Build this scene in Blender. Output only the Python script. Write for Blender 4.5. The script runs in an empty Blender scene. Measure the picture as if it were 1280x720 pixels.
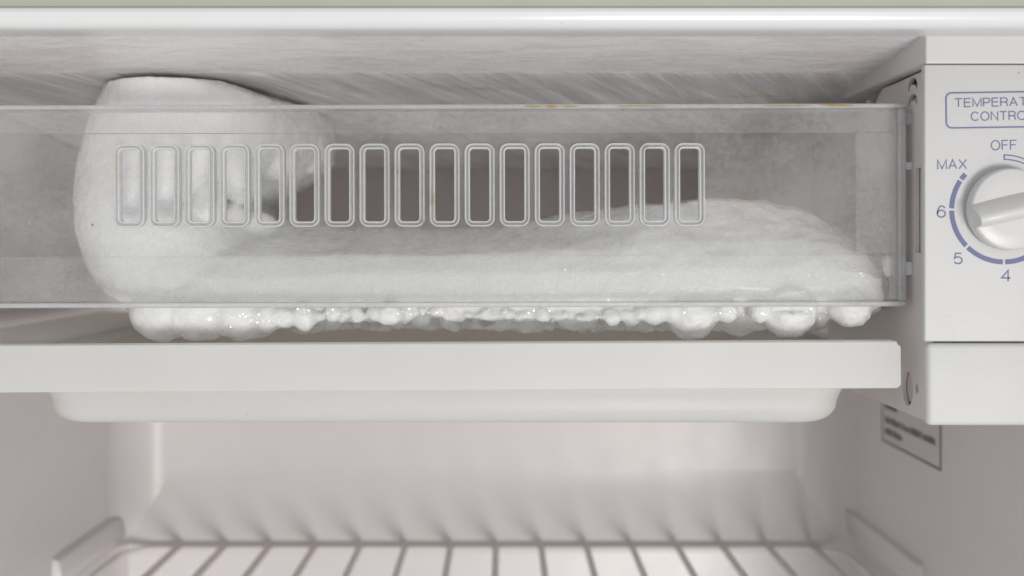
import bpy, bmesh, math, random
from mathutils import Vector, Matrix, noise
random.seed(7)
R = math.radians
S = bpy.context.scene
C = S.collection

# ------------------------------------------------------------------ camera
D = 0.435            # metres from the lens to the plane of the clear freezer door
PX = 0.00032         # metres per photograph pixel on that plane
cam = bpy.data.cameras.new("camera")
camo = bpy.data.objects.new("camera", cam)
C.objects.link(camo)
camo.location = (0, -D, 0)
camo.rotation_euler = (R(90), 0, 0)
cam.sensor_width = 36
cam.lens = 36 * D / (1280 * PX)
cam.shift_x = 10 / 1280
cam.shift_y = -55 / 1280
cam.clip_start = 0.01
cam.clip_end = 50
cam.dof.use_dof = True
cam.dof.focus_distance = D - 0.006
cam.dof.aperture_fstop = 7.0
S.camera = camo

# ------------------------------------------------------------------ room light and lamps
W = bpy.data.worlds.new("World")
S.world = W
W.use_nodes = True
bg = W.node_tree.nodes["Background"]
bg.inputs[0].default_value = (0.92, 0.94, 1.0, 1)
bg.inputs[1].default_value = 0.60

def area(name, loc, target, size, power, col):
    l = bpy.data.lights.new(name, 'AREA')
    l.shape = 'RECTANGLE'
    l.size, l.size_y = size
    l.energy = power
    l.color = col
    o = bpy.data.objects.new(name, l)
    C.objects.link(o)
    o.location = loc
    o.rotation_euler = (Vector(target) - Vector(loc)).to_track_quat('-Z', 'Y').to_euler()
    return o
area("window_light", (0.58, -2.5, -0.82), (0, 0.05, -0.02), (0.74, 0.58), 37, (1.0, 0.975, 0.94))

S.view_settings.view_transform = 'Standard'
S.view_settings.look = 'None'
S.view_settings.exposure = 0
S.view_settings.gamma = 1
S.cycles.use_denoising = True
S.cycles.max_bounces = 14
S.cycles.transparent_max_bounces = 24
S.cycles.transmission_bounces = 10
S.cycles.diffuse_bounces = 6
S.cycles.glossy_bounces = 5
S.cycles.blur_glossy = 0.5
S.cycles.sample_clamp_indirect = 0

# ------------------------------------------------------------------ helpers
def P(px, py, y=0.0):
    """point at depth y that shows at a given place of the photograph"""
    k = PX * (D + y) / D
    return Vector(((px - 630) * k, y, (305 - py) * k))

def tag(o, label=None, cat=None, group=None, kind=None):
    if label: o['label'] = label
    if cat: o['category'] = cat
    if group: o['group'] = group
    if kind: o['kind'] = kind
    return o

ORG = {}
def empty(name, loc):
    o = bpy.data.objects.new(name, None)
    o.empty_display_size = 0.02
    C.objects.link(o)
    o.location = loc
    ORG[o] = Vector(loc)
    return o

def obj(name, bm, mat, parent=None, smooth=False, origin=None):
    """one mesh object from a bmesh given in world coordinates"""
    me = bpy.data.meshes.new(name)
    if origin is None:
        if bm.verts:
            xs = [v.co for v in bm.verts]
            origin = Vector([(min(v[i] for v in xs) + max(v[i] for v in xs)) / 2 for i in range(3)])
        else:
            origin = Vector((0, 0, 0))
    origin = Vector(origin)
    bmesh.ops.translate(bm, vec=-origin, verts=bm.verts)
    bm.to_mesh(me)
    bm.free()
    if smooth:
        for p in me.polygons: p.use_smooth = True
    o = bpy.data.objects.new(name, me)
    C.objects.link(o)
    if mat: me.materials.append(mat)
    ORG[o] = origin
    if parent:
        o.parent = parent
        o.location = origin - ORG[parent]
    else:
        o.location = origin
    return o

def dup(o, parent, world):
    c = o.copy()
    C.objects.link(c)
    c.parent = parent
    c.location = Vector(world) - ORG[parent]
    ORG[c] = Vector(world)
    return c

def box(bm, a, b, bev=0, seg=2):
    a, b = Vector(a), Vector(b)
    r = bmesh.ops.create_cube(bm, size=1)
    vs = r['verts']
    for v in vs:
        v.co = Vector([(a[i] + b[i]) / 2 + v.co[i] * (b[i] - a[i]) for i in range(3)])
    if bev:
        es = list({e for v in vs for e in v.link_edges})
        bmesh.ops.bevel(bm, geom=es, offset=bev, segments=seg, affect='EDGES', profile=0.5)
    return bm

def bx(a, b, bev=0, seg=2):
    return box(bmesh.new(), a, b, bev, seg)

def prism(poly, axis, lo, hi, bev=0, seg=2):
    """extrude a 2-D polygon: axis 0 -> poly in (y,z), 1 -> (x,z), 2 -> (x,y)"""
    bm = bmesh.new()
    def v3(p, t):
        if axis == 0: return (t, p[0], p[1])
        if axis == 1: return (p[0], t, p[1])
        return (p[0], p[1], t)
    A = [bm.verts.new(v3(p, lo)) for p in poly]
    B = [bm.verts.new(v3(p, hi)) for p in poly]
    n = len(poly)
    fa = bm.faces.new(A)
    fb = bm.faces.new(B[::-1])
    for i in range(n):
        bm.faces.new((A[i], B[i], B[(i + 1) % n], A[(i + 1) % n]))
    bmesh.ops.recalc_face_normals(bm, faces=bm.faces)
    if bev:
        es = [e for e in bm.edges if e.calc_face_angle(0) > 0.5]
        bmesh.ops.bevel(bm, geom=es, offset=bev, segments=seg, affect='EDGES', profile=0.5)
    return bm

def rrect(x0, x1, z0, z1, r, n=6):
    out = []
    for cx, cz, a0 in ((x1 - r, z1 - r, 0), (x0 + r, z1 - r, 90), (x0 + r, z0 + r, 180), (x1 - r, z0 + r, 270)):
        for k in range(n + 1):
            a = R(a0 + 90 * k / n)
            out.append((cx + r * math.cos(a), cz + r * math.sin(a)))
    return out

def ell(cx, cz, rx, rz, n=24):
    return [(cx + rx * math.cos(2 * math.pi * k / n), cz + rz * math.sin(2 * math.pi * k / n)) for k in range(n)]

def holed(outer, holes, axis, lo, hi):
    """a sheet with real openings, extruded from lo to hi"""
    bm = bmesh.new()
    def v3(p, t):
        if axis == 0: return (t, p[0], p[1])
        return (p[0], t, p[1])
    es = []
    for loop in [outer] + holes:
        vs = [bm.verts.new(v3(p, lo)) for p in loop]
        es += [bm.edges.new((vs[i], vs[(i + 1) % len(vs)])) for i in range(len(vs))]
    bmesh.ops.triangle_fill(bm, use_beauty=True, use_dissolve=False, edges=es)
    f0 = list(bm.faces)
    r = bmesh.ops.extrude_face_region(bm, geom=f0)
    d = Vector(v3((0, 0), hi - lo)) 
    bmesh.ops.translate(bm, vec=d, verts=[g for g in r['geom'] if isinstance(g, bmesh.types.BMVert)])
    bmesh.ops.recalc_face_normals(bm, faces=bm.faces)
    return bm

def ring_sweep(x0, x1, z0, z1, r, prof, n=6):
    """sweep a closed profile of (outward offset, y) round a rounded rectangle"""
    bm = bmesh.new()
    loops = [[bm.verts.new((p[0], y, p[1])) for p in rrect(x0 - o, x1 + o, z0 - o, z1 + o, r + o, n)] for o, y in prof]
    m = len(prof)
    for i in range(m):
        a, b = loops[i], loops[(i + 1) % m]
        for k in range(len(a)):
            j = (k + 1) % len(a)
            bm.faces.new((a[k], a[j], b[j], b[k]))
    bmesh.ops.recalc_face_normals(bm, faces=bm.faces)
    return bm

def tube(bm, pts, r, n=8):
    pts = [Vector(p) for p in pts]
    rings = []
    up = None
    for i, p in enumerate(pts):
        t = (pts[min(i + 1, len(pts) - 1)] - pts[max(i - 1, 0)]).normalized()
        if up is None:
            up = t.orthogonal().normalized()
        u = (up - t * up.dot(t)).normalized()
        up = u
        v = t.cross(u)
        rings.append([bm.verts.new(p + (u * math.cos(2 * math.pi * k / n) + v * math.sin(2 * math.pi * k / n)) * r) for k in range(n)])
    for a, b in zip(rings, rings[1:]):
        for k in range(n):
            bm.faces.new((a[k], a[(k + 1) % n], b[(k + 1) % n], b[k]))
    bm.faces.new(rings[0][::-1])
    bm.faces.new(rings[-1])
    bmesh.ops.recalc_face_normals(bm, faces=bm.faces)
    return bm

def loft(bm, rings, cap=True):
    L = [[bm.verts.new(p) for p in ring] for ring in rings]
    for a, b in zip(L, L[1:]):
        n = len(a)
        for k in range(n):
            bm.faces.new((a[k], a[(k + 1) % n], b[(k + 1) % n], b[k]))
    if cap:
        bm.faces.new(L[0][::-1])
        bm.faces.new(L[-1])
    return bm

# ------------------------------------------------------------------ materials
class Mat:
    def __init__(s, name):
        s.m = bpy.data.materials.new(name)
        s.m.use_nodes = True
        s.t = s.m.node_tree
        s.b = s.t.nodes["Principled BSDF"]
        s.out = s.t.nodes["Material Output"]
    def n(s, typ, **kw):
        nd = s.t.nodes.new(typ)
        for k, v in kw.items():
            if k in nd.inputs.keys(): nd.inputs[k].default_value = v
            else: setattr(nd, k, v)
        return nd
    def l(s, a, b): s.t.links.new(a, b)
    def coord(s, scale=(1, 1, 1)):
        g = s.n('ShaderNodeNewGeometry')
        mp = s.n('ShaderNodeMapping')
        mp.inputs['Scale'].default_value = scale
        s.l(g.outputs['Position'], mp.inputs['Vector'])
        return mp.outputs[0]
    def noise(s, scale, detail=4, rough=0.55, vec=None, dist=0):
        nd = s.n('ShaderNodeTexNoise', Scale=scale, Detail=detail, Roughness=rough, Distortion=dist)
        s.l(vec if vec else s.coord(), nd.inputs['Vector'])
        return nd.outputs['Fac']
    def ramp(s, fac, stops):
        r = s.n('ShaderNodeValToRGB')
        e = r.color_ramp.elements
        while len(e) < len(stops): e.new(0.5)
        for k, (p, c) in enumerate(stops):
            e[k].position = p
            e[k].color = (c, c, c, 1) if not isinstance(c, tuple) else (*c, 1)
        s.l(fac, r.inputs[0])
        return r.outputs[0]
    def mixc(s, fac, a, b):
        m = s.n('ShaderNodeMix', data_type='RGBA')
        for sock, v in ((m.inputs[0], fac), (m.inputs[6], a), (m.inputs[7], b)):
            if isinstance(v, (int, float)): sock.default_value = v
            elif isinstance(v, tuple): sock.default_value = (*v, 1)
            else: s.l(v, sock)
        return m.outputs[2]
    def math(s, op, a, b=0.0):
        m = s.n('ShaderNodeMath', operation=op)
        for sock, v in zip(m.inputs, (a, b)):
            if isinstance(v, (int, float)): sock.default_value = v
            else: s.l(v, sock)
        return m.outputs[0]
    def bump(s, h, strength, dist, normal=None):
        b = s.n('ShaderNodeBump', Strength=strength, Distance=dist)
        s.l(h, b.inputs['Height'])
        if normal: s.l(normal, b.inputs['Normal'])
        return b.outputs[0]

def plastic(name, col, rough=0.4, grain=0.0, mottle=0.03, tint=None, spec=0.5, wavy=0.06):
    M = Mat(name)
    f = M.ramp(M.noise(38, 5, 0.6), [(0.35, 0.0), (0.7, 1.0)])
    c2 = tint if tint else tuple(c * (1 - mottle * 2) for c in col)
    # sparse specks of dirt and faint rubbed patches
    dirt = M.ramp(M.noise(330, 2, 0.5), [(0.77, 0.0), (0.82, 1.0)])
    rub = M.ramp(M.noise(14, 6, 0.7, M.coord((1, 1, 2.2)), 0.8), [(0.50, 0.0), (0.72, 1.0)])
    base = M.mixc(M.math('MULTIPLY', rub, 0.3), M.mixc(f, col, c2), (col[0] * 0.95, col[1] * 0.93, col[2] * 0.89))
    M.l(M.mixc(M.math('MULTIPLY', dirt, 0.55), base, (0.22, 0.19, 0.17)), M.b.inputs['Base Color'])
    M.l(M.math('ADD', M.math('MULTIPLY', M.noise(60, 3), 0.10), rough - 0.05), M.b.inputs['Roughness'])
    M.b.inputs['Specular IOR Level'].default_value = spec
    nrm = M.bump(M.noise(30, 2), wavy, 0.001)
    if grain:
        nrm = M.bump(M.noise(2600, 2, 0.6), grain, 0.0004, nrm)
    M.l(nrm, M.b.inputs['Normal'])
    return M.m

m_liner = plastic("liner_plastic", (0.76, 0.724, 0.718), 0.31, 0.0, 0.012, None, 0.36, 0.03)
m_panel = plastic("panel_plastic", (0.66, 0.655, 0.637), 0.42, 0.35, 0.012)
m_side = plastic("side_plastic", (0.70, 0.655, 0.63), 0.45, 0.12, 0.03)
m_tray = plastic("tray_plastic", (0.89, 0.895, 0.875), 0.36, 0.10, 0.015)
def translucent(m, w, col):
    nt_ = m.node_tree
    b_, o_ = nt_.nodes["Principled BSDF"], nt_.nodes["Material Output"]
    tl = nt_.nodes.new('ShaderNodeBsdfTranslucent'); tl.inputs[0].default_value = (*col, 1)
    mx = nt_.nodes.new('ShaderNodeMixShader'); mx.inputs[0].default_value = w
    nt_.links.new(b_.outputs[0], mx.inputs[1]); nt_.links.new(tl.outputs[0], mx.inputs[2])
    nt_.links.new(mx.outputs[0], o_.inputs['Surface'])
translucent(m_tray, 0.48, (0.91, 0.885, 0.85))
m_rim = plastic("rim_enamel", (0.78, 0.78, 0.765), 0.22, 0.0, 0.01)
m_gasket = plastic("gasket_rubber", (0.44, 0.47, 0.38), 0.5, 0.0, 0.03)
m_filler = plastic("filler_plastic", (0.72, 0.70, 0.69), 0.32, 0.0, 0.015)
m_back = plastic("back_plate_metal", (0.74, 0.69, 0.685), 0.5, 0.0, 0.03)
m_knob = plastic("knob_plastic", (0.68, 0.675, 0.655), 0.33, 0.12, 0.01)
m_wire = plastic("coated_wire", (0.80, 0.76, 0.735), 0.4, 0.0, 0.03)
m_print = plastic("blue_print", (0.175, 0.195, 0.34), 0.5, 0.0, 0.05)
m_dark = plastic("dark_print", (0.19, 0.175, 0.18), 0.5, 0.0, 0.05)
m_label = plastic("label_film", (0.66, 0.625, 0.62), 0.25, 0.0, 0.02)
m_peg = plastic("peg_plastic", (0.83, 0.83, 0.82), 0.4, 0.0, 0.01)
m_hollow = plastic("inner_box_plastic", (0.60, 0.55, 0.53), 0.6, 0.0, 0.05)

def ceiling_mat():
    M = Mat("smeared_ceiling_plastic")
    v = M.coord((9, 26, 60))
    st = M.noise(3.2, 8, 0.68, v, 1.2)
    f = M.ramp(st, [(0.36, 0.0), (0.62, 1.0)])
    base = M.mixc(f, (0.83, 0.795, 0.79), (0.90, 0.87, 0.86))
    y = M.ramp(M.noise(5, 4, 0.6, M.coord((3.0, 20, 20))), [(0.60, 0.0), (0.72, 1.0)])
    M.l(M.mixc(M.math('MULTIPLY', y, 0.35), base, (0.58, 0.46, 0.26)), M.b.inputs['Base Color'])
    M.l(M.ramp(st, [(0.3, 0.16), (0.7, 0.42)]), M.b.inputs['Roughness'])
    M.l(M.bump(st, 0.35, 0.0012, M.bump(M.noise(24, 3), 0.3, 0.002)), M.b.inputs['Normal'])
    return M.m
m_ceil = ceiling_mat()

def evap_mat():
    M = Mat("frosted_metal_plate")
    g = M.n('ShaderNodeNewGeometry')
    mp = M.n('ShaderNodeMapping')
    mp.vector_type = 'TEXTURE'
    mp.inputs['Rotation'].default_value = (0, 0, R(62))
    mp.inputs['Scale'].default_value = (0.16, 0.016, 0.05)
    M.l(g.outputs['Position'], mp.inputs['Vector'])
    st = M.noise(2.0, 7, 0.65, mp.outputs[0], 0.5)
    base = M.mixc(M.ramp(st, [(0.35, 0.0), (0.68, 1.0)]), (0.62, 0.61, 0.605), (0.93, 0.925, 0.92))
    y = M.ramp(M.noise(4, 5, 0.65, M.coord((4, 16, 16))), [(0.60, 0.0), (0.70, 1.0)])
    M.l(M.mixc(M.math('MULTIPLY', y, 0.6), base, (0.52, 0.40, 0.19)), M.b.inputs['Base Color'])
    M.l(M.ramp(st, [(0.3, 0.35), (0.7, 0.55)]), M.b.inputs['Roughness'])
    M.l(M.bump(st, 0.9, 0.0022, M.bump(M.noise(400, 4), 0.2, 0.0005)), M.b.inputs['Normal'])
    return M.m
m_evap = evap_mat()

def ice_mat():
    M = Mat("frost_ice")
    f = M.ramp(M.noise(45, 6, 0.65), [(0.35, 0.0), (0.7, 1.0)])
    M.l(M.mixc(f, (0.92, 0.925, 0.92), (0.87, 0.875, 0.875)), M.b.inputs['Base Color'])
    M.l(M.ramp(M.noise(160, 4, 0.6), [(0.42, 0.12), (0.6, 0.5)]), M.b.inputs['Roughness'])
    M.b.inputs['Subsurface Weight'].default_value = 0.6
    M.b.inputs['Subsurface Radius'].default_value = (1.0, 1.0, 1.05)
    M.b.inputs['Subsurface Scale'].default_value = 0.015
    M.l(M.ramp(M.noise(120, 4, 0.6), [(0.5, 0.0), (0.64, 0.7)]), M.b.inputs['Coat Weight'])
    M.b.inputs['Coat Roughness'].default_value = 0.10
    M.b.inputs['Specular IOR Level'].default_value = 0.35
    nrm = M.bump(M.noise(210, 5, 0.65), 0.45, 0.0010)
    nrm = M.bump(M.noise(1300, 3, 0.65), 0.6, 0.0006, nrm)
    M.l(nrm, M.b.inputs['Normal'])
    return M.m
m_ice = ice_mat()

def clear_mat(name, haze_lo, haze_hi, rough, through, grain, ior=1.3, stain=True, back=0.5):
    """clear plastic: straight-through light, some scattered refraction, white haze for frosting and edge light, gloss"""
    M = Mat(name)
    M.t.nodes.remove(M.b)
    nf = M.math('ADD', M.math('MULTIPLY', M.noise(13, 5, 0.6), 0.66), M.math('MULTIPLY', M.noise(420, 4, 0.75), 0.34))
    ng = M.noise(1100, 3, 0.7)
    hz = M.math('ADD', M.math('MULTIPLY', M.ramp(nf, [(0.40, 0.0), (0.62, 1.0)]), haze_hi - haze_lo), haze_lo)
    hz = M.math('ADD', hz, M.math('MULTIPLY', M.math('SUBTRACT', ng, 0.5), grain))
    bmp = M.bump(ng, 0.25 + grain, 0.0003, M.bump(M.noise(70, 3), 0.15, 0.001))
    tr = M.n('ShaderNodeBsdfTransparent', Color=(0.99, 0.99, 0.985, 1))
    rf = M.n('ShaderNodeBsdfRefraction', Color=(0.97, 0.97, 0.965, 1), Roughness=rough, IOR=ior)
    M.l(bmp, rf.inputs['Normal'])
    m1 = M.n('ShaderNodeMixShader')
    m1.inputs[0].default_value = 1 - through
    M.l(tr.outputs[0], m1.inputs[1]); M.l(rf.outputs[0], m1.inputs[2])
    col = (0.96, 0.958, 0.952)
    if stain:
        y = M.ramp(M.noise(17, 5, 0.6, M.coord((1, 1, 1))), [(0.66, 0.0), (0.74, 1.0)])
        colr = M.mixc(M.math('MULTIPLY', y, 0.5), col, (0.72, 0.55, 0.22))
    di = M.n('ShaderNodeBsdfDiffuse', Color=(*col, 1))
    tl = M.n('ShaderNodeBsdfTranslucent', Color=(*col, 1))
    if stain:
        M.l(colr, di.inputs[0])
    md = M.n('ShaderNodeMixShader'); md.inputs[0].default_value = back
    M.l(di.outputs[0], md.inputs[1]); M.l(tl.outputs[0], md.inputs[2])
    m2 = M.n('ShaderNodeMixShader')
    M.l(hz, m2.inputs[0]); M.l(m1.outputs[0], m2.inputs[1]); M.l(md.outputs[0], m2.inputs[2])
    gl = M.n('ShaderNodeBsdfGlossy', Roughness=0.12 + grain * 0.4)
    M.l(bmp, gl.inputs['Normal'])
    fr = M.n('ShaderNodeFresnel', IOR=1.27)
    m3 = M.n('ShaderNodeMixShader')
    M.l(fr.outputs[0], m3.inputs[0]); M.l(m2.outputs[0], m3.inputs[1]); M.l(gl.outputs[0], m3.inputs[2])
    M.l(m3.outputs[0], M.out.inputs['Surface'])
    return M.m
m_door = clear_mat("clear_door_plastic", 0.018, 0.160, 0.50, 0.90, 0.10, 1.3, True, 0.25)
m_border = clear_mat("frosted_door_plastic", 0.03, 0.08, 0.40, 0.95, 0.30, 1.3, True, 0.25)
m_slot = clear_mat("edge_lit_rim_plastic", 0.55, 0.75, 0.03, 0.75, 0.05, 1.45, True, 0.2)  # dense white haze paints the light caught in the clear rim edges
m_flange = clear_mat("clear_flange_plastic", 0.45, 0.60, 0.15, 0.75, 0.06, 1.3, True, 0.3)

m_stain = clear_mat("yellow_stain", 0.55, 0.75, 0.1, 0.9, 0.1, 1.2, False)
m_stain2 = clear_mat("faint_yellow_stain", 0.15, 0.30, 0.1, 0.9, 0.1, 1.2, False)
for m_ in (m_stain, m_stain2):
    for nd in m_.node_tree.nodes:
        if nd.type in ('BSDF_DIFFUSE', 'BSDF_TRANSLUCENT'): nd.inputs[0].default_value = (0.70, 0.50, 0.14, 1)
# ------------------------------------------------------------------ the liner of the refrigerator (setting)
XL, XR, YB = -0.258, 0.230, 0.305      # left wall, right wall, back wall
ZT, ZB = 0.12, -0.46
YF = -0.055
def liner_back():
    # back wall with the rounded corners that lead into the side walls
    r = 0.032
    pts = []
    for k in range(9):
        a = R(180 - 90 * k / 8)
        pts.append((XL + r + r * math.cos(a), YB - r + r * math.sin(a)))
    for k in range(9):
        a = R(90 - 90 * k / 8)
        pts.append((XR - r + r * math.cos(a), YB - r + r * math.sin(a)))
    outer = [(XR, YB + 0.02), (XL, YB + 0.02)]
    return prism(pts + outer, 2, ZB, ZT)
bw = tag(obj('back_wall', liner_back(), m_liner), 'glossy pale back wall of the refrigerator behind the shelf', None, None, 'structure')
for p in bw.data.polygons: p.use_smooth = True
bw.data.set_sharp_from_angle(angle=R(40))
lw = tag(obj('side_wall', bx((XL - 0.03, YF, ZB), (XL, YB - 0.032, ZT)), m_liner), 'left inner wall of the refrigerator', None, None, 'structure')
rw = tag(obj('side_wall', bx((XR, YF, ZB), (XR + 0.03, YB - 0.032, ZT)), m_liner), 'right inner wall of the refrigerator carrying the printed notice', None, None, 'structure')
# ledges moulded on the side walls above the wire shelf
def ledge(x, sgn, y0, y1, z, w):
    pts = [(x - sgn * 0.004, z + 0.001), (x, z), (x + sgn * 0.004, z - 0.001), (x + sgn * w, z - 0.010), (x + sgn * w, z - 0.016), (x - sgn * 0.004, z - 0.019)]
    return prism(pts, 1, y0, y1, 0.0015, 2)
obj('shelf_ledge', ledge(XL, 1, 0.186, 0.292, -0.180, 0.0055), m_liner, lw, True).data.set_sharp_from_angle(angle=R(50))
obj('shelf_ledge', ledge(XR, -1, 0.160, 0.292, -0.175, 0.003), m_liner, rw, True).data.set_sharp_from_angle(angle=R(50))
cove = [(0.3051 - 0.0119 * (k / 14) ** 2.5, -0.146 - 0.053 * k / 14) for k in range(15)]
cove += [(0.2929, -0.2015), (0.2927, -0.2045), (0.2927, ZB + 0.001), (0.3065, ZB + 0.001), (0.3065, -0.146)]
bl = obj('back_ledge', prism(cove, 0, XL + 0.001, XR - 0.001), m_liner, bw, True)
bl.data.set_sharp_from_angle(angle=R(60))
fl = tag(obj('floor', bx((XL - 0.03, YF, ZB - 0.02), (XR + 0.03, YB + 0.02, ZB)), m_liner), 'bottom of the refrigerator', None, None, 'structure')
# ceiling: falls slightly from the lip to the plate
cl = tag(obj('ceiling', prism([(YF, 0.0830), (-0.022, 0.0803), (0.042, 0.0748), (0.31, 0.0748), (0.31, 0.115), (YF, 0.115)], 0, XL - 0.001, XR + 0.001), m_ceil), 'smeared glossy ceiling of the freezer compartment', None, None, 'structure')
# the cabinet rim round the opening
def rim_profile():
    zb_, r = 0.0735, 0.0042
    pts = [(-0.0555, zb_)]
    for k in range(7):
        a = R(270 - 90 * k / 6)
        pts.append((-0.066 + r + r * math.cos(a), zb_ + r + r * math.sin(a)))
    pts += [(-0.0662, 0.0788), (-0.0655, 0.0801), (-0.0640, 0.0808), (-0.05, 0.0808), (-0.05, zb_)]
    return pts
rim = tag(obj('cabinet_rim', prism(rim_profile(), 0, -0.36, 0.34), m_rim, None, True), 'white enamelled top rim of the cabinet opening', None, None, 'structure')
rim.data.set_sharp_from_angle(angle=R(35))
tag(obj('cabinet_top', prism([(-0.0635, 0.0811), (-0.0635, 0.120), (-0.056, 0.120), (-0.056, 0.0811)], 0, -0.36, 0.34), m_gasket), 'grey green strip of the cabinet above the rim', None, None, 'structure')

# evaporator plate under the ceiling
t = empty('evaporator_plate', (0, 0.17, 0.0748))
tag(t, 'frosted metal cooling plate with diagonal streaks and yellow stains under the ceiling', 'cooling plate')
obj('plate', prism([(0.0400, 0.07495), (0.0400, 0.0765), (0.297, 0.0765), (0.297, 0.0500)], 0, XL + 0.002, 0.182), m_evap, t)
obj('back_plate', bx((XL + 0.020, 0.2975, -0.045), (XR - 0.022, 0.3000, 0.0740), 0.0006, 1), m_back, t)

# ------------------------------------------------------------------ ice
def ice_mesh():
    bm = bmesh.new()
    # tall column at the left
    secs = [  # py, left px, right px, centre depth, half depth
        (None, 150, 312, 0.075, 0.036), (99, 141, 326, 0.075, 0.042), (112, 131, 356, 0.077, 0.046), (130, 122, 402, 0.078, 0.048),
        (160, 110, 412, 0.078, 0.050), (195, 101, 408, 0.076, 0.050), (218, 97, 384, 0.074, 0.050), (236, 95, 352, 0.072, 0.050),
        (255, 95, 322, 0.070, 0.050), (290, 97, 330, 0.068, 0.052), (325, 105, 350, 0.064, 0.050), (340, 112, 355, 0.061, 0.048), (354, 121, 360, 0.058, 0.045), (367, 134, 360, 0.056, 0.043),
        (378, 150, 360, 0.054, 0.042), (398, 166, 350, 0.050, 0.036), (412, 178, 330, 0.046, 0.028)]
    rings = []
    for py, l, r, yc, hy in secs:
        if py and py > 105:
            l += 17; r -= 14 if py < 260 else 0
        elif py:
            l += 12
        else:
            l += 20
        a, b = P(l, py or 99, yc), P(r, py or 99, yc)
        z = min(a.z, 0.0713) if py else 0.0721
        cx, rx = (a.x + b.x) / 2, (b.x - a.x) / 2
        ring = []
        for k in range(40):
            t = 2 * math.pi * k / 40
            rt = 1.0 if 105 < (py or 99) < 270 else 0.3
            e = 2 / 2.7
            c, s = math.cos(t), math.sin(t)
            ring.append(Vector((cx + rx * math.copysign(abs(c) ** e, c), yc + hy * math.copysign(abs(s) ** e, s) + 0.050 * max(0, c) ** 2 * rt, z)))
        rings.append(ring)
    loft(bm, rings)
    # shelf of ice that runs to the right
    st = [  # px, horizon py, front top py, bottom py front, bottom py behind
        (142, 296, 326, 366, 370), (165, 282, 320, 380, 386), (230, 272, 319, 402, 412), (300, 270, 319, 400, 412), (360, 276, 319, 398, 410),
        (430, 284, 319, 391, 410), (500, 287, 319, 390, 409), (570, 287, 318, 390, 410), (640, 281, 316, 391, 410), (700, 271, 313, 393, 409),
        (760, 262, 309, 394, 410), (820, 254, 305, 394, 411), (880, 248, 302, 394, 411), (950, 251, 300, 393, 408), (1010, 264, 300, 392, 405),
        (1050, 284, 306, 391, 402), (1082, 312, 320, 389, 398), (1102, 338, 342, 384, 390)]
    rings = []
    for px, h, ft, fb, ub in st:
        ub -= 3
        hd = 0.14 - 0.088 * max(0, min(1, (px - 560) / 240.0))
        mid = (h + ft) / 2
        yo = 0.005 * max(0, 1 - (px - 142) / 130.0)
        pts = [(fb, 0.016 + yo), ((fb + ft) / 2 + 14, 0.0105 + yo), ((fb + ft) / 2 - 12, 0.0125 + yo), (ft, 0.021 + yo), (mid + 2, 0.021 + (hd - 0.021) * 0.34), (h + 2, 0.021 + (hd - 0.021) * 0.72), (h, hd),
               (h + 6, max(0.16, hd + 0.04)), (h + 30, 0.225), (372, 0.225), (ub - 14, 0.14), (ub, 0.075), (ub, 0.045), ((fb + ub) / 2 + 1, 0.026)]
        rings.append([P(px, py, y) for py, y in pts])
    loft(bm, rings)
    bmesh.ops.recalc_face_normals(bm, faces=bm.faces)
    def ball(px, py, y, r, sx=1, sz=1, sy=1):
        y = max(y, 0.0045 + r * PX) if py < 386 else max(y, r * PX - 0.001)
        c = P(px, py, y)
        m = Matrix.Translation(c) @ Matrix.Diagonal((r * PX * sx, r * PX * sy, r * PX * sz, 1))
        bmesh.ops.create_icosphere(bm, subdivisions=3 if r > 9 else 2, radius=1, matrix=m)
    # large lumps along the lower edge
    for a in [(866, 393, 0.016, 34, 1, 1), (985, 388, 0.014, 36, 1.05, 0.95), (1062, 384, 0.014, 28, 1.1, 1), (925, 392, 0.028, 30, 1.3, 1), (1025, 396, 0.022, 14),
              (908, 388, 0.010, 17, 1, 1), (948, 388, 0.010, 15, 1, 1), (840, 390, 0.012, 14), (818, 392, 0.013, 15, 1.2), (788, 396, 0.016, 14), (765, 398, 0.012, 11, 1.2),
              (205, 388, 0.021, 42, 1.05, 1, 0.9), (250, 387, 0.020, 43, 1.3, 1, 0.85), (300, 393, 0.018, 36, 1.15, 1, 0.9), (335, 396, 0.014, 21, 1.2, 1), (322, 408, 0.026, 18, 1.4, 1),
              (380, 397, 0.010, 17), (355, 397, 0.011, 15, 1.3), (416, 391, 0.010, 11), (488, 393, 0.010, 15, 1.2, 1), (470, 392, 0.011, 12), (445, 391, 0.012, 9),
              (1088, 372, 0.014, 18), (1112, 332, 0.010, 9, 0.8, 1.6),
              # shapes that show through the slots
              (285, 272, 0.052, 24, 1.3, 1.1), (320, 280, 0.060, 24, 1.3, 0.8), (262, 255, 0.036, 26, 0.9, 1.3), (300, 222, 0.045, 30, 0.8, 1.3), (340, 200, 0.070, 34, 1.1, 1.0), (384, 188, 0.100, 26, 1, 1.4)]:
        ball(*a)
    # small nodules of the front lower edge and of the shaded edge behind it
    def edge(px):
        """ragged course of the front lower edge"""
        e = 401 + 5 * noise.noise(Vector((px / 34.0, 0.3, 0))) + 3.5 * noise.noise(Vector((px / 11.0, 2.3, 0)))
        if 505 < px < 560: e -= 4
        return e
    for k in range(150):
        px = 395 + 450 * (k + random.random()) / 150
        r = random.choice((4, 5, 6, 7, 8))
        ball(px, edge(px) - r, random.uniform(0.011, 0.020), r, random.uniform(0.8, 1.5), random.uniform(0.9, 1.4))
    for k in range(150):
        px = 330 + 700 * (k + random.random()) / 150
        r = random.choice((5, 6, 8, 10, 12))
        e = 415 + 4 * noise.noise(Vector((px / 40.0, 5.3, 0))) + 3 * noise.noise(Vector((px / 13.0, 7.3, 0)))
        ball(px, e - r, random.uniform(0.022, 0.038), r, random.uniform(0.9, 1.7), random.uniform(0.8, 1.1))
    me = bpy.data.meshes.new('ice_raw')
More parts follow.
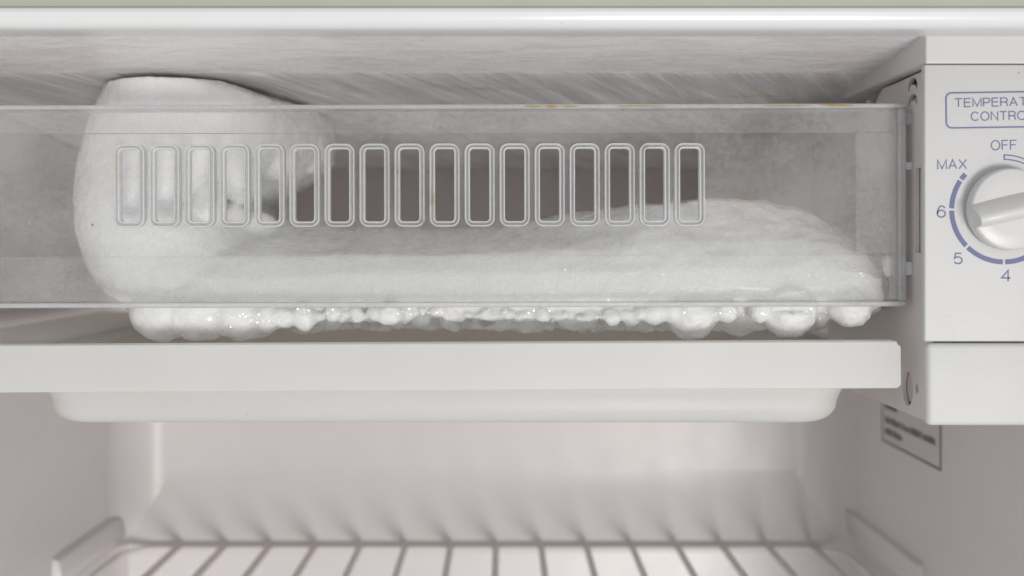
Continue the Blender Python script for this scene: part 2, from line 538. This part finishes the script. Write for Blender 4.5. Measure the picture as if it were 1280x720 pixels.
    bm.to_mesh(me); bm.free()
    tmp = bpy.data.objects.new('ice_raw', me)
    C.objects.link(tmp)
    md = tmp.modifiers.new('remesh', 'REMESH')
    md.mode = 'VOXEL'
    md.voxel_size = 0.0009
    sm = tmp.modifiers.new('smooth', 'SMOOTH')
    sm.factor = 0.5; sm.iterations = 4
    dg = bpy.context.evaluated_depsgraph_get()
    out = bpy.data.meshes.new_from_object(tmp.evaluated_get(dg))
    bpy.data.objects.remove(tmp)
    # frost relief
    n = len(out.vertices)
    nrm = [v.normal.copy() for v in out.vertices]
    for v, nn in zip(out.vertices, nrm):
        c = v.co
        low = max(0.0, min(1.0, (-0.020 - c.z) / 0.010))        # rougher along the lower edge
        rt = max(0.0, min(1.0, c.x / 0.05)) * max(0.0, min(1.0, (c.z + 0.02) / 0.015))   # mounded frost on the top at the right
        big = noise.noise(c * 38) * 0.0014 + noise.noise(c * 75 + Vector((5, 5, 5))) * 0.0011 * rt + noise.noise(c * 210) * 0.0004 * rt
        mid = noise.noise(c * 170 + Vector((3, 1, 7))) * (0.00035 + 0.0006 * low)
        bil = abs(noise.noise(c * 260 + Vector((9, 4, 2))))
        fine = noise.noise(c * 520) * 0.00022
        d = big * (1 - 0.5 * low) + mid + fine - bil * 0.0006 * low
        q = c + nn * d
        if q.z > 0.0721: q.z = 0.0721
        if q.y < 0.0062 and q.z > -0.028: q.y = 0.0062
        v.co = q
    for p in out.polygons: p.use_smooth = True
    return out
me = ice_mesh()
me.materials.append(m_ice)
me.name = 'ice'
ice = bpy.data.objects.new('ice', me)
C.objects.link(ice)
tag(ice, 'thick white ice behind the freezer door, tall at left with a lumpy lower edge', 'ice')

from mathutils.bvhtree import BVHTree
def glints():
    """small flat ice crystals added for sparkle, tilted between lamp and camera"""
    tree = BVHTree.FromPolygons([v.co.copy() for v in me.vertices], [tuple(p.vertices) for p in me.polygons])
    eye = Vector((0, -D, 0))
    lamp = Vector((0.58, -2.5, -0.82))
    bm = bmesh.new()
    spots = [(random.gauss(312, 22), random.gauss(398, 5)) for k in range(26)]
    spots += [(random.uniform(370, 480), random.uniform(386, 394)) for k in range(14)]
    spots += [(random.uniform(480, 860), random.uniform(386, 393)) for k in range(26)]
    spots += [(random.gauss(950, 45), random.uniform(385, 394)) for k in range(30)]
    spots += [(random.uniform(700, 1085), random.uniform(330, 378)) for k in range(46)]
    for px, py in spots:
        d = (P(px, py, 0.0) - eye).normalized()
        hit, nn, idx, dist = tree.ray_cast(eye, d)
        if hit is None or hit.y > 0.045: continue
        h = ((lamp - hit).normalized() + (eye - hit).normalized()).normalized()  # facets are turned to mirror the lamp into the lens
        h = (h + Vector([random.gauss(0, 0.07) for _ in range(3)])).normalized()
        u_ = h.orthogonal().normalized(); v_ = h.cross(u_)
        r = random.uniform(0.00022, 0.00050)
        c = hit + h * 0.0001
        A = [bm.verts.new(c + (u_ * math.cos(k * 1.0472) * random.uniform(0.7, 1.2) + v_ * math.sin(k * 1.0472)) * r + h * 0.00008) for k in range(6)]
        B = [bm.verts.new(v.co - h * 0.00045) for v in A]
        bm.faces.new(A); bm.faces.new(B[::-1])
        for k in range(6):
            bm.faces.new((A[k], B[k], B[(k + 1) % 6], A[(k + 1) % 6]))
    bmesh.ops.recalc_face_normals(bm, faces=bm.faces)
    ORG[ice] = Vector((0, 0, 0))
    o = obj('ice_glints', bm, m_glint, ice, False, (0, 0, 0))
    o['kind'] = 'stuff'
m_glint = plastic("ice_glint", (0.92, 0.93, 0.93), 0.14, 0.0, 0.0)
glints()

# ------------------------------------------------------------------ the clear freezer door
t = empty('freezer_door', (-0.04, 0.0, -0.0253))
tag(t, 'clear frosted plastic freezer door with a row of seventeen slots', 'freezer door')
door = t
XD0, XD1 = -0.2545, P(1132.5, 0).x
ZD1, ZD0 = P(0, 132).z, P(0, 383).z
sx = [163 + 43.69 * k for k in range(17)]
z1, z0 = P(0, 186).z, P(0, 277).z
holes = []
hw = 12.4 * PX
for x in sx:
    cx = (x - 630) * PX
    holes.append(rrect(cx - hw, cx + hw, z0, z1, 4.5 * PX, 4))
obj('door_panel', holed([(XD0, ZD0), (XD1, ZD0), (XD1, ZD1), (XD0, ZD1)], holes, 1, 0.0, 0.0018), m_door, door)
# frosted border strips standing proud on the inner side
zt, zb, xr = P(0, 166).z, P(0, 320).z, P(1072, 0).x
obj('border_strip', bx((XD0, 0.0020, zt), (XD1 - 0.002, 0.0026, ZD1 - 0.0018), 0.0003, 1), m_border, door)
obj('border_strip', bx((XD0, 0.0020, ZD0 + 0.002), (XD1 - 0.002, 0.0026, zb), 0.0003, 1), m_border, door)
obj('border_strip', bx((xr, 0.0020, zb + 0.0002), (XD1 - 0.002, 0.0026, zt - 0.0002), 0.0003, 1), m_border, door)
# edges folded back
obj('top_flange', bx((XD0, -0.0008, ZD1 - 0.0013), (XD1, 0.0115, ZD1 + 0.0004), 0.0005, 2), m_flange, door)
obj('bottom_flange', bx((XD0, -0.0006, ZD0 - 0.0004), (XD1, 0.0060, ZD0 + 0.0016), 0.0006, 2), m_flange, door)
obj('end_flange', bx((XD1 - 0.0030, -0.0004, ZD0 + 0.0018), (XD1 + 0.0002, 0.0115, ZD1 - 0.0014), 0.0006, 2), m_flange, door)
# the slots' raised double rims
prof = [(0.0000, 0.0024), (0.0000, -0.0013), (0.00015, -0.0015), (0.00055, -0.0015), (0.0007, -0.0004), (0.0014, -0.0004), (0.0015, -0.0014), (0.00175, -0.0016), (0.0021, -0.0014), (0.0022, -0.0001), (0.0022, 0.0024)]
for k, x in enumerate(sx):
    cx = (x - 630) * PX
    w = Vector((cx, 0, (z0 + z1) / 2))
    if k == 0:
        bm = ring_sweep(cx - hw, cx + hw, z0, z1, 4.5 * PX, [(o - 0.0001, y) for o, y in prof], 6)
        s0 = obj('slot_rim', bm, m_slot, door, True, w)
        s0.data.set_sharp_from_angle(angle=R(55))
        s0.data.materials.append(m_door)
        for p in s0.data.polygons:
            if p.index // 28 in (4, 9): p.material_index = 1  # groove and outer wall stay clear; the ridges carry the painted edge light
    else:
        dup(s0, door, w)
# hinge pegs at the right end
for py, h, x2 in ((208, 5, 1141), (337, 8.5, 1143)):
    a, b = P(1132, py + h), P(x2, py - h)
    obj('hinge_peg', bx((a.x, 0.002, a.z), (b.x + 0.002, 0.007, b.z), 0.0005, 2), m_peg, door)
a = P(1140, 148)
bm = bmesh.new()
bmesh.ops.create_cone(bm, cap_ends=True, segments=24, radius1=0.0032, radius2=0.0030, depth=0.0055, matrix=Matrix.Translation((a.x, 0.004, a.z)) @ Matrix.Rotation(R(90), 4, 'Y'))
obj('hinge_pin', bm, m_flange, door, True)
a = P(116, 280, 0)
bm = bmesh.new()
bmesh.ops.create_icosphere(bm, subdivisions=1, radius=0.00045, matrix=Matrix.Translation((a.x, -0.0002, a.z)) @ Matrix.Diagonal((1, 0.5, 1, 1)))
obj('dirt_speck', bm, m_dark, door)
def blot(name, cx, cy, w, h, y, parent, mat, flat=False):
    """thin irregular film of dried stain"""
    bm = bmesh.new()
    c = P(cx, cy, y)
    n = 22
    k = PX * (D + y) / D
    ring = []
    for i in range(n):
        a = 2 * math.pi * i / n
        f = 1 + 0.45 * noise.noise(Vector((math.cos(a) * 1.7 + cx, math.sin(a) * 1.7, cy)))
        ring.append((c.x + w * k / 2 * f * math.cos(a), c.z + h * k / 2 * f * math.sin(a)))
    A = [bm.verts.new((p[0], y - 0.00012, p[1])) for p in ring]
    B = [bm.verts.new((p[0], y + 0.0003, p[1])) for p in ring]
    bm.faces.new(A); bm.faces.new(B[::-1])
    for i in range(n):
        bm.faces.new((A[i], B[i], B[(i + 1) % n], A[(i + 1) % n]))
    bmesh.ops.recalc_face_normals(bm, faces=bm.faces)
    obj(name, bm, mat, parent)
for cx, cy, w, h in ((690, 133.2, 15, 3.0), (668, 133.4, 26, 1.8), (712, 133.3, 20, 1.6), (1046, 132.6, 44, 2.4), (985, 133, 60, 1.3), (800, 133.2, 70, 1.2)):
    blot('stain', cx, cy, w, h, -0.0008, door, m_stain)
for cx, cy, w, h in ((529, 277.5, 7, 5), (541, 250, 4, 16), (497, 215, 4, 7), (808, 184, 9, 3)):
    blot('stain', cx, cy, w, h, -0.0017, door, m_stain2)
door.rotation_euler = (0, R(-0.12), 0)

# ------------------------------------------------------------------ drip tray
tray = empty('drip_tray', (0, 0.1, -0.072))
tag(tray, 'white plastic drip tray with a deep front trim under the ice', 'drip tray')
Yt = -0.007
pts = [(-220, 433), (1121.5, 426.5), (1122.5, 430.5), (1126.5, 433), (1127, 481), (1122, 485.5), (-220, 492)]
fpts = [(P(a, b, Yt).x, P(a, b, Yt).z) for a, b in pts]
obj('front_trim', prism(fpts, 1, Yt, Yt + 0.008, 0.0005, 2), m_tray, tray)
def tray_rim():
    # flat rim round the basin opening
    zf = P(0, 437).z
    out = [(XL + 0.006, 0.0015), (P(1105, 0, 0).x, 0.0015), (P(1105, 0, 0).x, 0.245), (XL + 0.006, 0.245)]
    inn = rrect(P(84, 0, 0).x, P(1046, 0, 0).x, 0.012, 0.225, 0.014, 6)
    bm = bmesh.new()
    es = []
    for loop in (out, inn):
        vs = [bm.verts.new((p[0], p[1], zf)) for p in loop]
        es += [bm.edges.new((vs[i], vs[(i + 1) % len(vs)])) for i in range(len(vs))]
    bmesh.ops.triangle_fill(bm, use_beauty=True, edges=es)
    r = bmesh.ops.extrude_face_region(bm, geom=list(bm.faces))
    bmesh.ops.translate(bm, vec=(0, 0, -0.002), verts=[g for g in r['geom'] if isinstance(g, bmesh.types.BMVert)])
    bmesh.ops.recalc_face_normals(bm, faces=bm.faces)
    return bm
obj('rim', tray_rim(), m_tray, tray)
def basin():
    bm = bmesh.new()
    yf = 0.004
    L0, R0 = P(49, 0, 0.017).x, P(1062, 0, 0.017).x
    zt_, zb_ = P(0, 438).z, P(0, 528.5, yf + 0.006).z
    rings = []
    def ring(i, z, r):
        pts = rrect(L0 + i, R0 - i, yf + i * 0.55, 0.235 - i, max(r - i * 0.3, 0.006), 8)
        return [Vector((p[0], p[1], z)) for p in pts]
    prof_o = [(0.0, zt_), (0.0018, P(0, 488).z), (0.0034, P(0, 497).z)]
    rr = 0.0085
    zc = zb_ + rr
    for k in range(8):
        a = R(90 * k / 7)
        prof_o.append((0.0046 + rr * (1 - math.cos(a)), zc - rr * math.sin(a)))
    rings = [ring(i, z, 0.016) for i, z in prof_o]
    inner = [ring(i + 0.0018, z + (0.0018 if z < zc else 0), 0.016) for i, z in reversed(prof_o)]
    rings[0] = ring(0.0, zt_, 0.016)
    loft(bm, rings + inner)
    # caps belong to the floor only: remove the closing face at the top
    bm.faces.ensure_lookup_table()
    big = sorted([f for f in bm.faces if len(f.verts) > 6], key=lambda f: -f.calc_center_median().z)
    bmesh.ops.delete(bm, geom=big, context='FACES_ONLY')
    n = len(rings[0])
    bm.verts.ensure_lookup_table()
    lo = (len(rings) - 1) * n
    bm.faces.new([bm.verts[lo + k] for k in range(n)][::-1])
    hi = len(rings) * n
    bm.faces.new([bm.verts[hi + k] for k in range(n)])
    # the ring joining outer floor loop and inner floor loop would seal the plate twice
    va = set(range(lo, lo + n)); vb = set(range(hi, hi + n))
    kill = [f for f in bm.faces if len(f.verts) == 4 and all(v.index in va or v.index in vb for v in f.verts)]
    bmesh.ops.delete(bm, geom=kill, context='FACES_ONLY')
    top_o = list(range(n)); top_i = list(range(len(rings + inner) * n - n, len(rings + inner) * n))
    bm.verts.ensure_lookup_table()
    for k in range(n):
        j = (k + 1) % n
        bm.faces.new((bm.verts[top_o[k]], bm.verts[top_o[j]], bm.verts[top_i[j]], bm.verts[top_i[k]]))
    bmesh.ops.recalc_face_normals(bm, faces=bm.faces)
    return bm
b = obj('basin', basin(), m_tray, tray, True)
b.data.set_sharp_from_angle(angle=R(45))

# ------------------------------------------------------------------ thermostat box
cb = empty('control_box', (0.195, 0.02, -0.0693))
tag(cb, 'white thermostat box with a round dial and blue lettering on the right wall', 'control box')
YP = -0.022
def PP(px, py, dy=0.0):
    return P(px, py, YP + dy)
xl = PP(1156, 0).x
xe = XR - 0.001
obj('front_panel', bx((xl, YP, PP(0, 427).z), (xe, YP + 0.004, PP(0, 80.5).z), 0.0007, 3), m_panel, cb, True).data.set_sharp_from_angle(angle=R(60))
lc = obj('lower_cover', bx((PP(1158.5, 0).x, YP - 0.0009, PP(0, 532).z), (xe, YP + 0.0043, PP(0, 429).z), 0.0020, 4), m_panel, cb, True)
lc.data.set_sharp_from_angle(angle=R(60))
# side plate with its openings, 1.6 mm thick; coordinates are (y, z)
xs = 0.1638
ztop = PP(0, 82).z
def YZ(px, py):
    """place on the side plate that shows at this pixel"""
    y = xs * D / ((px - 630) * PX) - D
    k = PX * (D + y) / D
    return (y, (305 - py) * k)
outer = [(YP + 0.0044, PP(0, 531.5).z), (0.115, PP(0, 531.5).z), (0.115, -0.012), (0.066, -0.008), (0.066, 0.0600), (0.0585, 0.0605),
         (0.0560, 0.0650), (0.0530, 0.0650), (0.0510, 0.0610), (0.0450, 0.0618), (0.0400, 0.0650), (0.0350, 0.0672), (0.020, ztop - 0.0006), (YP + 0.0044, ztop)]
def hookslot(y0, zc, w, h):
    pts = []
    for k in range(9):
        a = R(180 * k / 8)
        pts.append((y0 + w * 0.5 + w * 0.5 * math.cos(a), zc + h * math.sin(a)))
    for k in range(9):
        a = R(180 - 180 * k / 8)
        pts.append((y0 + w * 0.5 + (w * 0.5 - 0.0016) * math.cos(a), zc - 0.0012 + (h - 0.0016) * math.sin(a)))
    return pts
hy, hz = YZ(1134.5, 485)
sy, sz = YZ(1146, 486)
ra = YZ(1146, 210); rb = YZ(1146, 316)
holes = [[(ra[0] - 0.0085, rb[1]), (ra[0] + 0.0015, rb[1]), (ra[0] + 0.0015, ra[1]), (ra[0] - 0.0085, ra[1])],
         ell(hy, hz, 0.0058, 0.0072), ell(sy, sz, 0.0017, 0.0019, 16),
         hookslot(YZ(1147, 105)[0], YZ(1147, 108)[1], 0.0105, 0.0042), hookslot(YZ(1147, 105)[0], YZ(1147, 128)[1], 0.0105, 0.0042)]
obj('side_plate', holed(outer, holes, 0, xs, xs + 0.0016), m_side, cb)
obj('inner_box', bx((xs + 0.0019, YP + 0.0046, PP(0, 520).z), (xe, 0.060, 0.0600), 0.001, 1), m_hollow, cb)
obj('bottom_plate', bx((xs + 0.0017, YP + 0.0126, PP(0, 531.5).z), (xe, 0.115, PP(0, 527).z)), m_side, cb)
# dial
kc = PP(1255, 262)
def disc(prof_, c, n=64):
    bm = bmesh.new()
    rings = [[Vector((c.x + r * math.cos(2 * math.pi * k / n), y, c.z + r * math.sin(2 * math.pi * k / n))) for k in range(n)] for r, y in prof_]
    loft(bm, rings)
    bmesh.ops.recalc_face_normals(bm, faces=bm.faces)
    return bm
u = PX * (D + YP) / D
kn = obj('dial_knob', disc([(44 * u, YP - 0.0022), (50.5 * u, YP - 0.0022), (51 * u, YP - 0.0026), (50.2 * u, YP - 0.0062), (49.2 * u, YP - 0.0070), (47.5 * u, YP - 0.0073), (30 * u, YP - 0.0074), (10 * u, YP - 0.0074)], kc), m_knob, cb, True)
kn.data.set_sharp_from_angle(angle=R(50))
obj('dial_base', disc([(43 * u, YP + 0.0005), (43 * u, YP - 0.0024)], kc), m_hollow, cb)
def grip():
    bm = bmesh.new()
    rings = []
    L = 49.5 * u
    for k in range(15):
        s_ = -1 + 2 * k / 14
        x = s_ * L
        hh = 0.0078 * (1 - 0.22 * abs(s_) ** 4)
        w_ = 1 - 0.10 * abs(s_) ** 3
        pr = [(-14.5 * u * w_, 0.0005), (-14 * u * w_, -0.0003), (-9 * u, -hh * 0.86), (-6.5 * u, -hh * 0.98), (-1 * u, -hh), (2.5 * u, -hh * 0.93), (17 * u * w_, -0.0004), (17.5 * u * w_, 0.0005)]
        rings.append([Vector((x, y, z)) for z, y in pr])
    loft(bm, rings)
    bmesh.ops.recalc_face_normals(bm, faces=bm.faces)
    m = Matrix.Translation((kc.x, YP - 0.0073, kc.z)) @ Matrix.Rotation(R(-13), 4, 'Y')
    bmesh.ops.transform(bm, matrix=m, verts=bm.verts)
    return bm
g = obj('grip', grip(), m_knob, kn, True)
g.data.set_sharp_from_angle(angle=R(50))

# print on the panel
def arcp(cx, cy, rx, ry, a0, a1, n=12):
    return [(cx + rx * math.cos(R(a0 + (a1 - a0) * k / n)), cy + ry * math.sin(R(a0 + (a1 - a0) * k / n))) for k in range(n + 1)]
# stroke letters: width, then strokes in a box one unit tall
GLYPH = {
    'T': (0.80, [[(0, 1), (0.80, 1)], [(0.40, 1), (0.40, 0)]]),
    'E': (0.70, [[(0.70, 1), (0, 1), (0, 0), (0.72, 0)], [(0, 0.53), (0.66, 0.53)]]),
    'M': (0.92, [[(0, 0), (0, 1), (0.46, 0.04), (0.92, 1), (0.92, 0)]]),
    'P': (0.70, [[(0, 0), (0, 1)] + arcp(0.42, 0.73, 0.28, 0.27, 90, -90) + [(0, 0.46)]]),
    'R': (0.74, [[(0, 0), (0, 1)] + arcp(0.44, 0.74, 0.28, 0.26, 90, -90) + [(0, 0.48)], [(0.46, 0.48), (0.66, 0.36), (0.74, 0)]]),
    'A': (0.84, [[(0, 0), (0.42, 1), (0.84, 0)], [(0.14, 0.34), (0.70, 0.34)]]),
    'U': (0.74, [[(0, 1), (0, 0.36)] + arcp(0.37, 0.36, 0.37, 0.36, 180, 360) + [(0.74, 1)]]),
    'C': (0.86, [arcp(0.45, 0.5, 0.45, 0.5, 40, 320, 22)]),
    'O': (0.94, [arcp(0.47, 0.5, 0.47, 0.5, 0, 360, 28)]),
    'N': (0.76, [[(0, 0), (0, 1), (0.76, 0), (0.76, 1)]]),
    'L': (0.62, [[(0, 1), (0, 0), (0.62, 0)]]),
    'F': (0.66, [[(0, 0), (0, 1), (0.66, 1)], [(0, 0.52), (0.58, 0.52)]]),
    'X': (0.80, [[(0, 0), (0.80, 1)], [(0, 1), (0.80, 0)]]),
    '6': (0.64, [[(0.60, 0.82)] + arcp(0.33, 0.76, 0.27, 0.24, 30, 120, 6) + arcp(0.46, 0.42, 0.46, 0.55, 140, 190, 6) + arcp(0.32, 0.31, 0.32, 0.31, 175, 540, 22)]),
    '5': (0.64, [[(0.58, 1), (0.12, 1), (0.04, 0.50)] + arcp(0.31, 0.32, 0.33, 0.32, 125, -150, 18)]),
    '4': (0.68, [[(0.50, 0), (0.50, 1), (0, 0.30), (0.68, 0.30)]]),
}
def lettering(txt, px0, px1, py0, py1, tilt=0.0, sw=1.4):
    gap = 0.26
    wtot = sum(GLYPH[c][0] for c in txt) + gap * (len(txt) - 1)
    a, b = PP(px0, py1), PP(px1, py0)
    ca, H = (a + b) / 2, b.z - a.z
    kx = (b.x - a.x) / wtot
    hw_ = sw * u / 2
    x = -wtot / 2
    for c in txt:
        w, strokes = GLYPH[c]
        bm = bmesh.new()
        for n_, st_ in enumerate(strokes):
            q = [Vector(((x + p[0]) * kx, (p[1] - 0.5) * H)) for p in st_]
            closed = (q[0] - q[-1]).length < 1e-6
            if closed: q = q[:-1]
            L_, R_ = [], []
            m = len(q)
            for i in range(m):
                d0 = (q[i] - q[i - 1]).normalized() if (i or closed) else None
                d1 = (q[(i + 1) % m] - q[i]).normalized() if (i < m - 1 or closed) else None
                d0 = d0 or d1; d1 = d1 or d0
                n0, n1 = Vector((-d0.y, d0.x)), Vector((-d1.y, d1.x))
                nn = n0 + n1
                nn = nn.normalized() if nn.length > 1e-6 else n0
                f = hw_ / max(0.45, nn.dot(n0))
                L_.append(q[i] + nn * f); R_.append(q[i] - nn * f)
            y = YP - 0.00012 - 0.000004 * n_
            def mk(p, yy):
                return bm.verts.new((ca.x + p.x * math.cos(tilt) - p.y * math.sin(tilt), yy, ca.z + p.y * math.cos(tilt) + p.x * math.sin(tilt)))
            V = [(mk(l, y), mk(r, y), mk(r, YP + 0.0001), mk(l, YP + 0.0001)) for l, r in zip(L_, R_)]
            for i in range(m if closed else m - 1):
                A, B = V[i], V[(i + 1) % m]
                for k in range(4):
                    bm.faces.new((A[k], B[k], B[(k + 1) % 4], A[(k + 1) % 4]))
            if not closed:
                bm.faces.new(V[0][::-1]); bm.faces.new(V[-1])
        bmesh.ops.recalc_face_normals(bm, faces=bm.faces)
        obj('letter' if c.isalpha() else 'numeral', bm, m_print, cb)
        x += w + gap
lettering('TEMPERATURE', 1193.5, 1316.5, 122.3, 132.5, R(1.1))
lettering('CONTROL', 1214, 1291.5, 139.5, 150, R(1.1))
lettering('OFF', 1239, 1270.5, 175.6, 187.2, R(1))
lettering('MAX', 1172, 1208, 199.6, 211.2, R(1))
lettering('6', 1171.7, 1181.5, 257.6, 271.5, 0, 1.7)
lettering('5', 1192.5, 1202.5, 316.6, 329.5, 0, 1.7)
lettering('4', 1252, 1263, 338, 351.5, 0, 1.7)
a, b = PP(1183.5, 158), PP(1326, 116)
fr = ring_sweep(a.x, b.x, a.z, b.z, 6 * u, [(0, YP - 0.00016), (1.9 * u, YP - 0.00016), (1.9 * u, YP + 0.0001), (0, YP + 0.0001)])
cc = (a + b) / 2
bmesh.ops.rotate(fr, cent=cc, matrix=Matrix.Rotation(-R(0.9), 3, 'Y'), verts=fr.verts)
obj('lettering_frame', fr, m_print, cb)
def arc(a0, a1, r0, r1, name='dial_mark', hollow=False):
    def seg(bm, a0, a1, r0, r1):
        n = max(2, int(abs(a1 - a0) / 3))
        rings = []
        for k in range(n + 1):
            a = R(a0 + (a1 - a0) * k / n)
            rings.append([Vector((kc.x + r * u * math.cos(a), y, kc.z + r * u * math.sin(a))) for r, y in ((r0, YP - 0.00016), (r1, YP - 0.00016), (r1, YP + 0.0001), (r0, YP + 0.0001))])
        loft(bm, rings)
    bm = bmesh.new()
    if hollow:
        w = 1.5
        seg(bm, a0, a1, r0, r0 + w); seg(bm, a0, a1, r1 - w, r1)
        seg(bm, a0, a0 - w / r0 * 57.3, r0 + w, r1 - w); seg(bm, a1, a1 + w / r0 * 57.3, r0 + w, r1 - w)
    else:
        seg(bm, a0, a1, r0, r1)
    bmesh.ops.recalc_face_normals(bm, faces=bm.faces)
    obj(name, bm, m_print, cb)
arc(90.5, 22, 62, 69, hollow=True)
arc(137.5, 144.5, 62.5, 68.5)
arc(147, 178.6, 62.5, 68.5)
arc(181.2, 223.5, 62.5, 68.5)
arc(226.5, 268.6, 62.5, 68.5)
arc(271.3, 310, 62.5, 68.5)

# block between the box and the ceiling
fb = empty('filler_block', (0.195, 0.01, PP(0, 80).z))
tag(fb, 'plain white filler block between thermostat box and freezer ceiling', 'filler block')
obj('block', bx((PP(1156, 0).x + 0.0002, YP - 0.0006, PP(0, 79.5).z), (xe, 0.078, 0.0835), 0.0007, 2), m_filler, fb)

# printed notice on the right wall
nt = empty('printed_notice', (XR, 0.18, -0.122))
tag(nt, 'small framed notice with dark blurred lines printed on right wall below the thermostat box', 'notice')
def WY(px, py):
    y = XR * D / ((px - 630) * PX) - D
    return y, (305 - py) * PX * (D + y) / D
ya, yb = WY(1103, 0)[0], WY(1177, 0)[0]
zn0, zn1 = -0.1195, -0.082
obj('notice_film', bx((XR - 0.0003, yb, zn0), (XR + 0.0002, ya, zn1)), m_label, nt)
bm = bmesh.new()
w = 0.0013
box(bm, (XR - 0.0005, yb, zn0), (XR - 0.0002, ya, zn0 + w)); box(bm, (XR - 0.0005, yb, zn1 - w), (XR - 0.0002, ya, zn1))
box(bm, (XR - 0.0005, yb, zn0 + w), (XR - 0.0002, yb + w, zn1 - w)); box(bm, (XR - 0.0005, ya - w, zn0 + w), (XR - 0.0002, ya, zn1 - w))
obj('notice_border', bm, m_dark, nt)
def line_of_print(y_from, y_to, z, h):
    bm = bmesh.new()
    y = y_from
    while y > y_to:
        wd = random.uniform(0.0012, 0.0026)
        hh = h * random.uniform(0.7, 1.0)
        box(bm, (XR - 0.0005, max(y - wd, y_to), z), (XR - 0.0002, y, z + hh))
        y -= wd + random.choice((0.0004, 0.0004, 0.0004, 0.0016))
    obj('notice_print', bm, m_dark, nt)
for p0, p1, q in (((1107, 505), (1122, 0), 0), ((1107, 523), (1171, 0), 0), ((1107, 537), (1128, 0), 0)):
    ys, zs = WY(*p0)
    ye = WY(p1[0], 0)[0]
    line_of_print(ys, ye, zs - 0.0022, 0.0042)

# ------------------------------------------------------------------ wire shelf
ws = empty('wire_shelf', (0, 0.15, -0.206))
tag(ws, 'coated wire shelf of parallel rods with rounded corners near the bottom', 'wire shelf')
zr = -381 * PX * (1 + 0.2865 / D)
xa, xb, yr, rc = XL + 0.008, XR - 0.006, 0.2865, 0.022
pth = [(xa, YF + 0.03, zr)]
for k in range(9):
    a = R(180 - 90 * k / 8); pth.append((xa + rc + rc * math.cos(a), yr - rc + rc * math.sin(a), zr))
for k in range(9):
    a = R(90 - 90 * k / 8); pth.append((xb - rc + rc * math.cos(a), yr - rc + rc * math.sin(a), zr))
pth.append((xb, YF + 0.03, zr))
obj('frame_rail', tube(bmesh.new(), pth, 0.0021, 10), m_wire, ws, True)
k_ = PX * (D + yr) / D
r0 = None
for k in range(16):
    px = 167.0 + 56.6 * k
    if px < 190: continue
    x = (px - 630) * k_
    w = Vector((x, 0.13, zr + 0.0018))
    if r0 is None:
        r0 = obj('rod', tube(bmesh.new(), [(x, YF + 0.03, zr + 0.0018), (x, yr + 0.001, zr + 0.0018)], 0.0022, 8), m_wire, ws, True, w)
    else:
        dup(r0, ws, w)
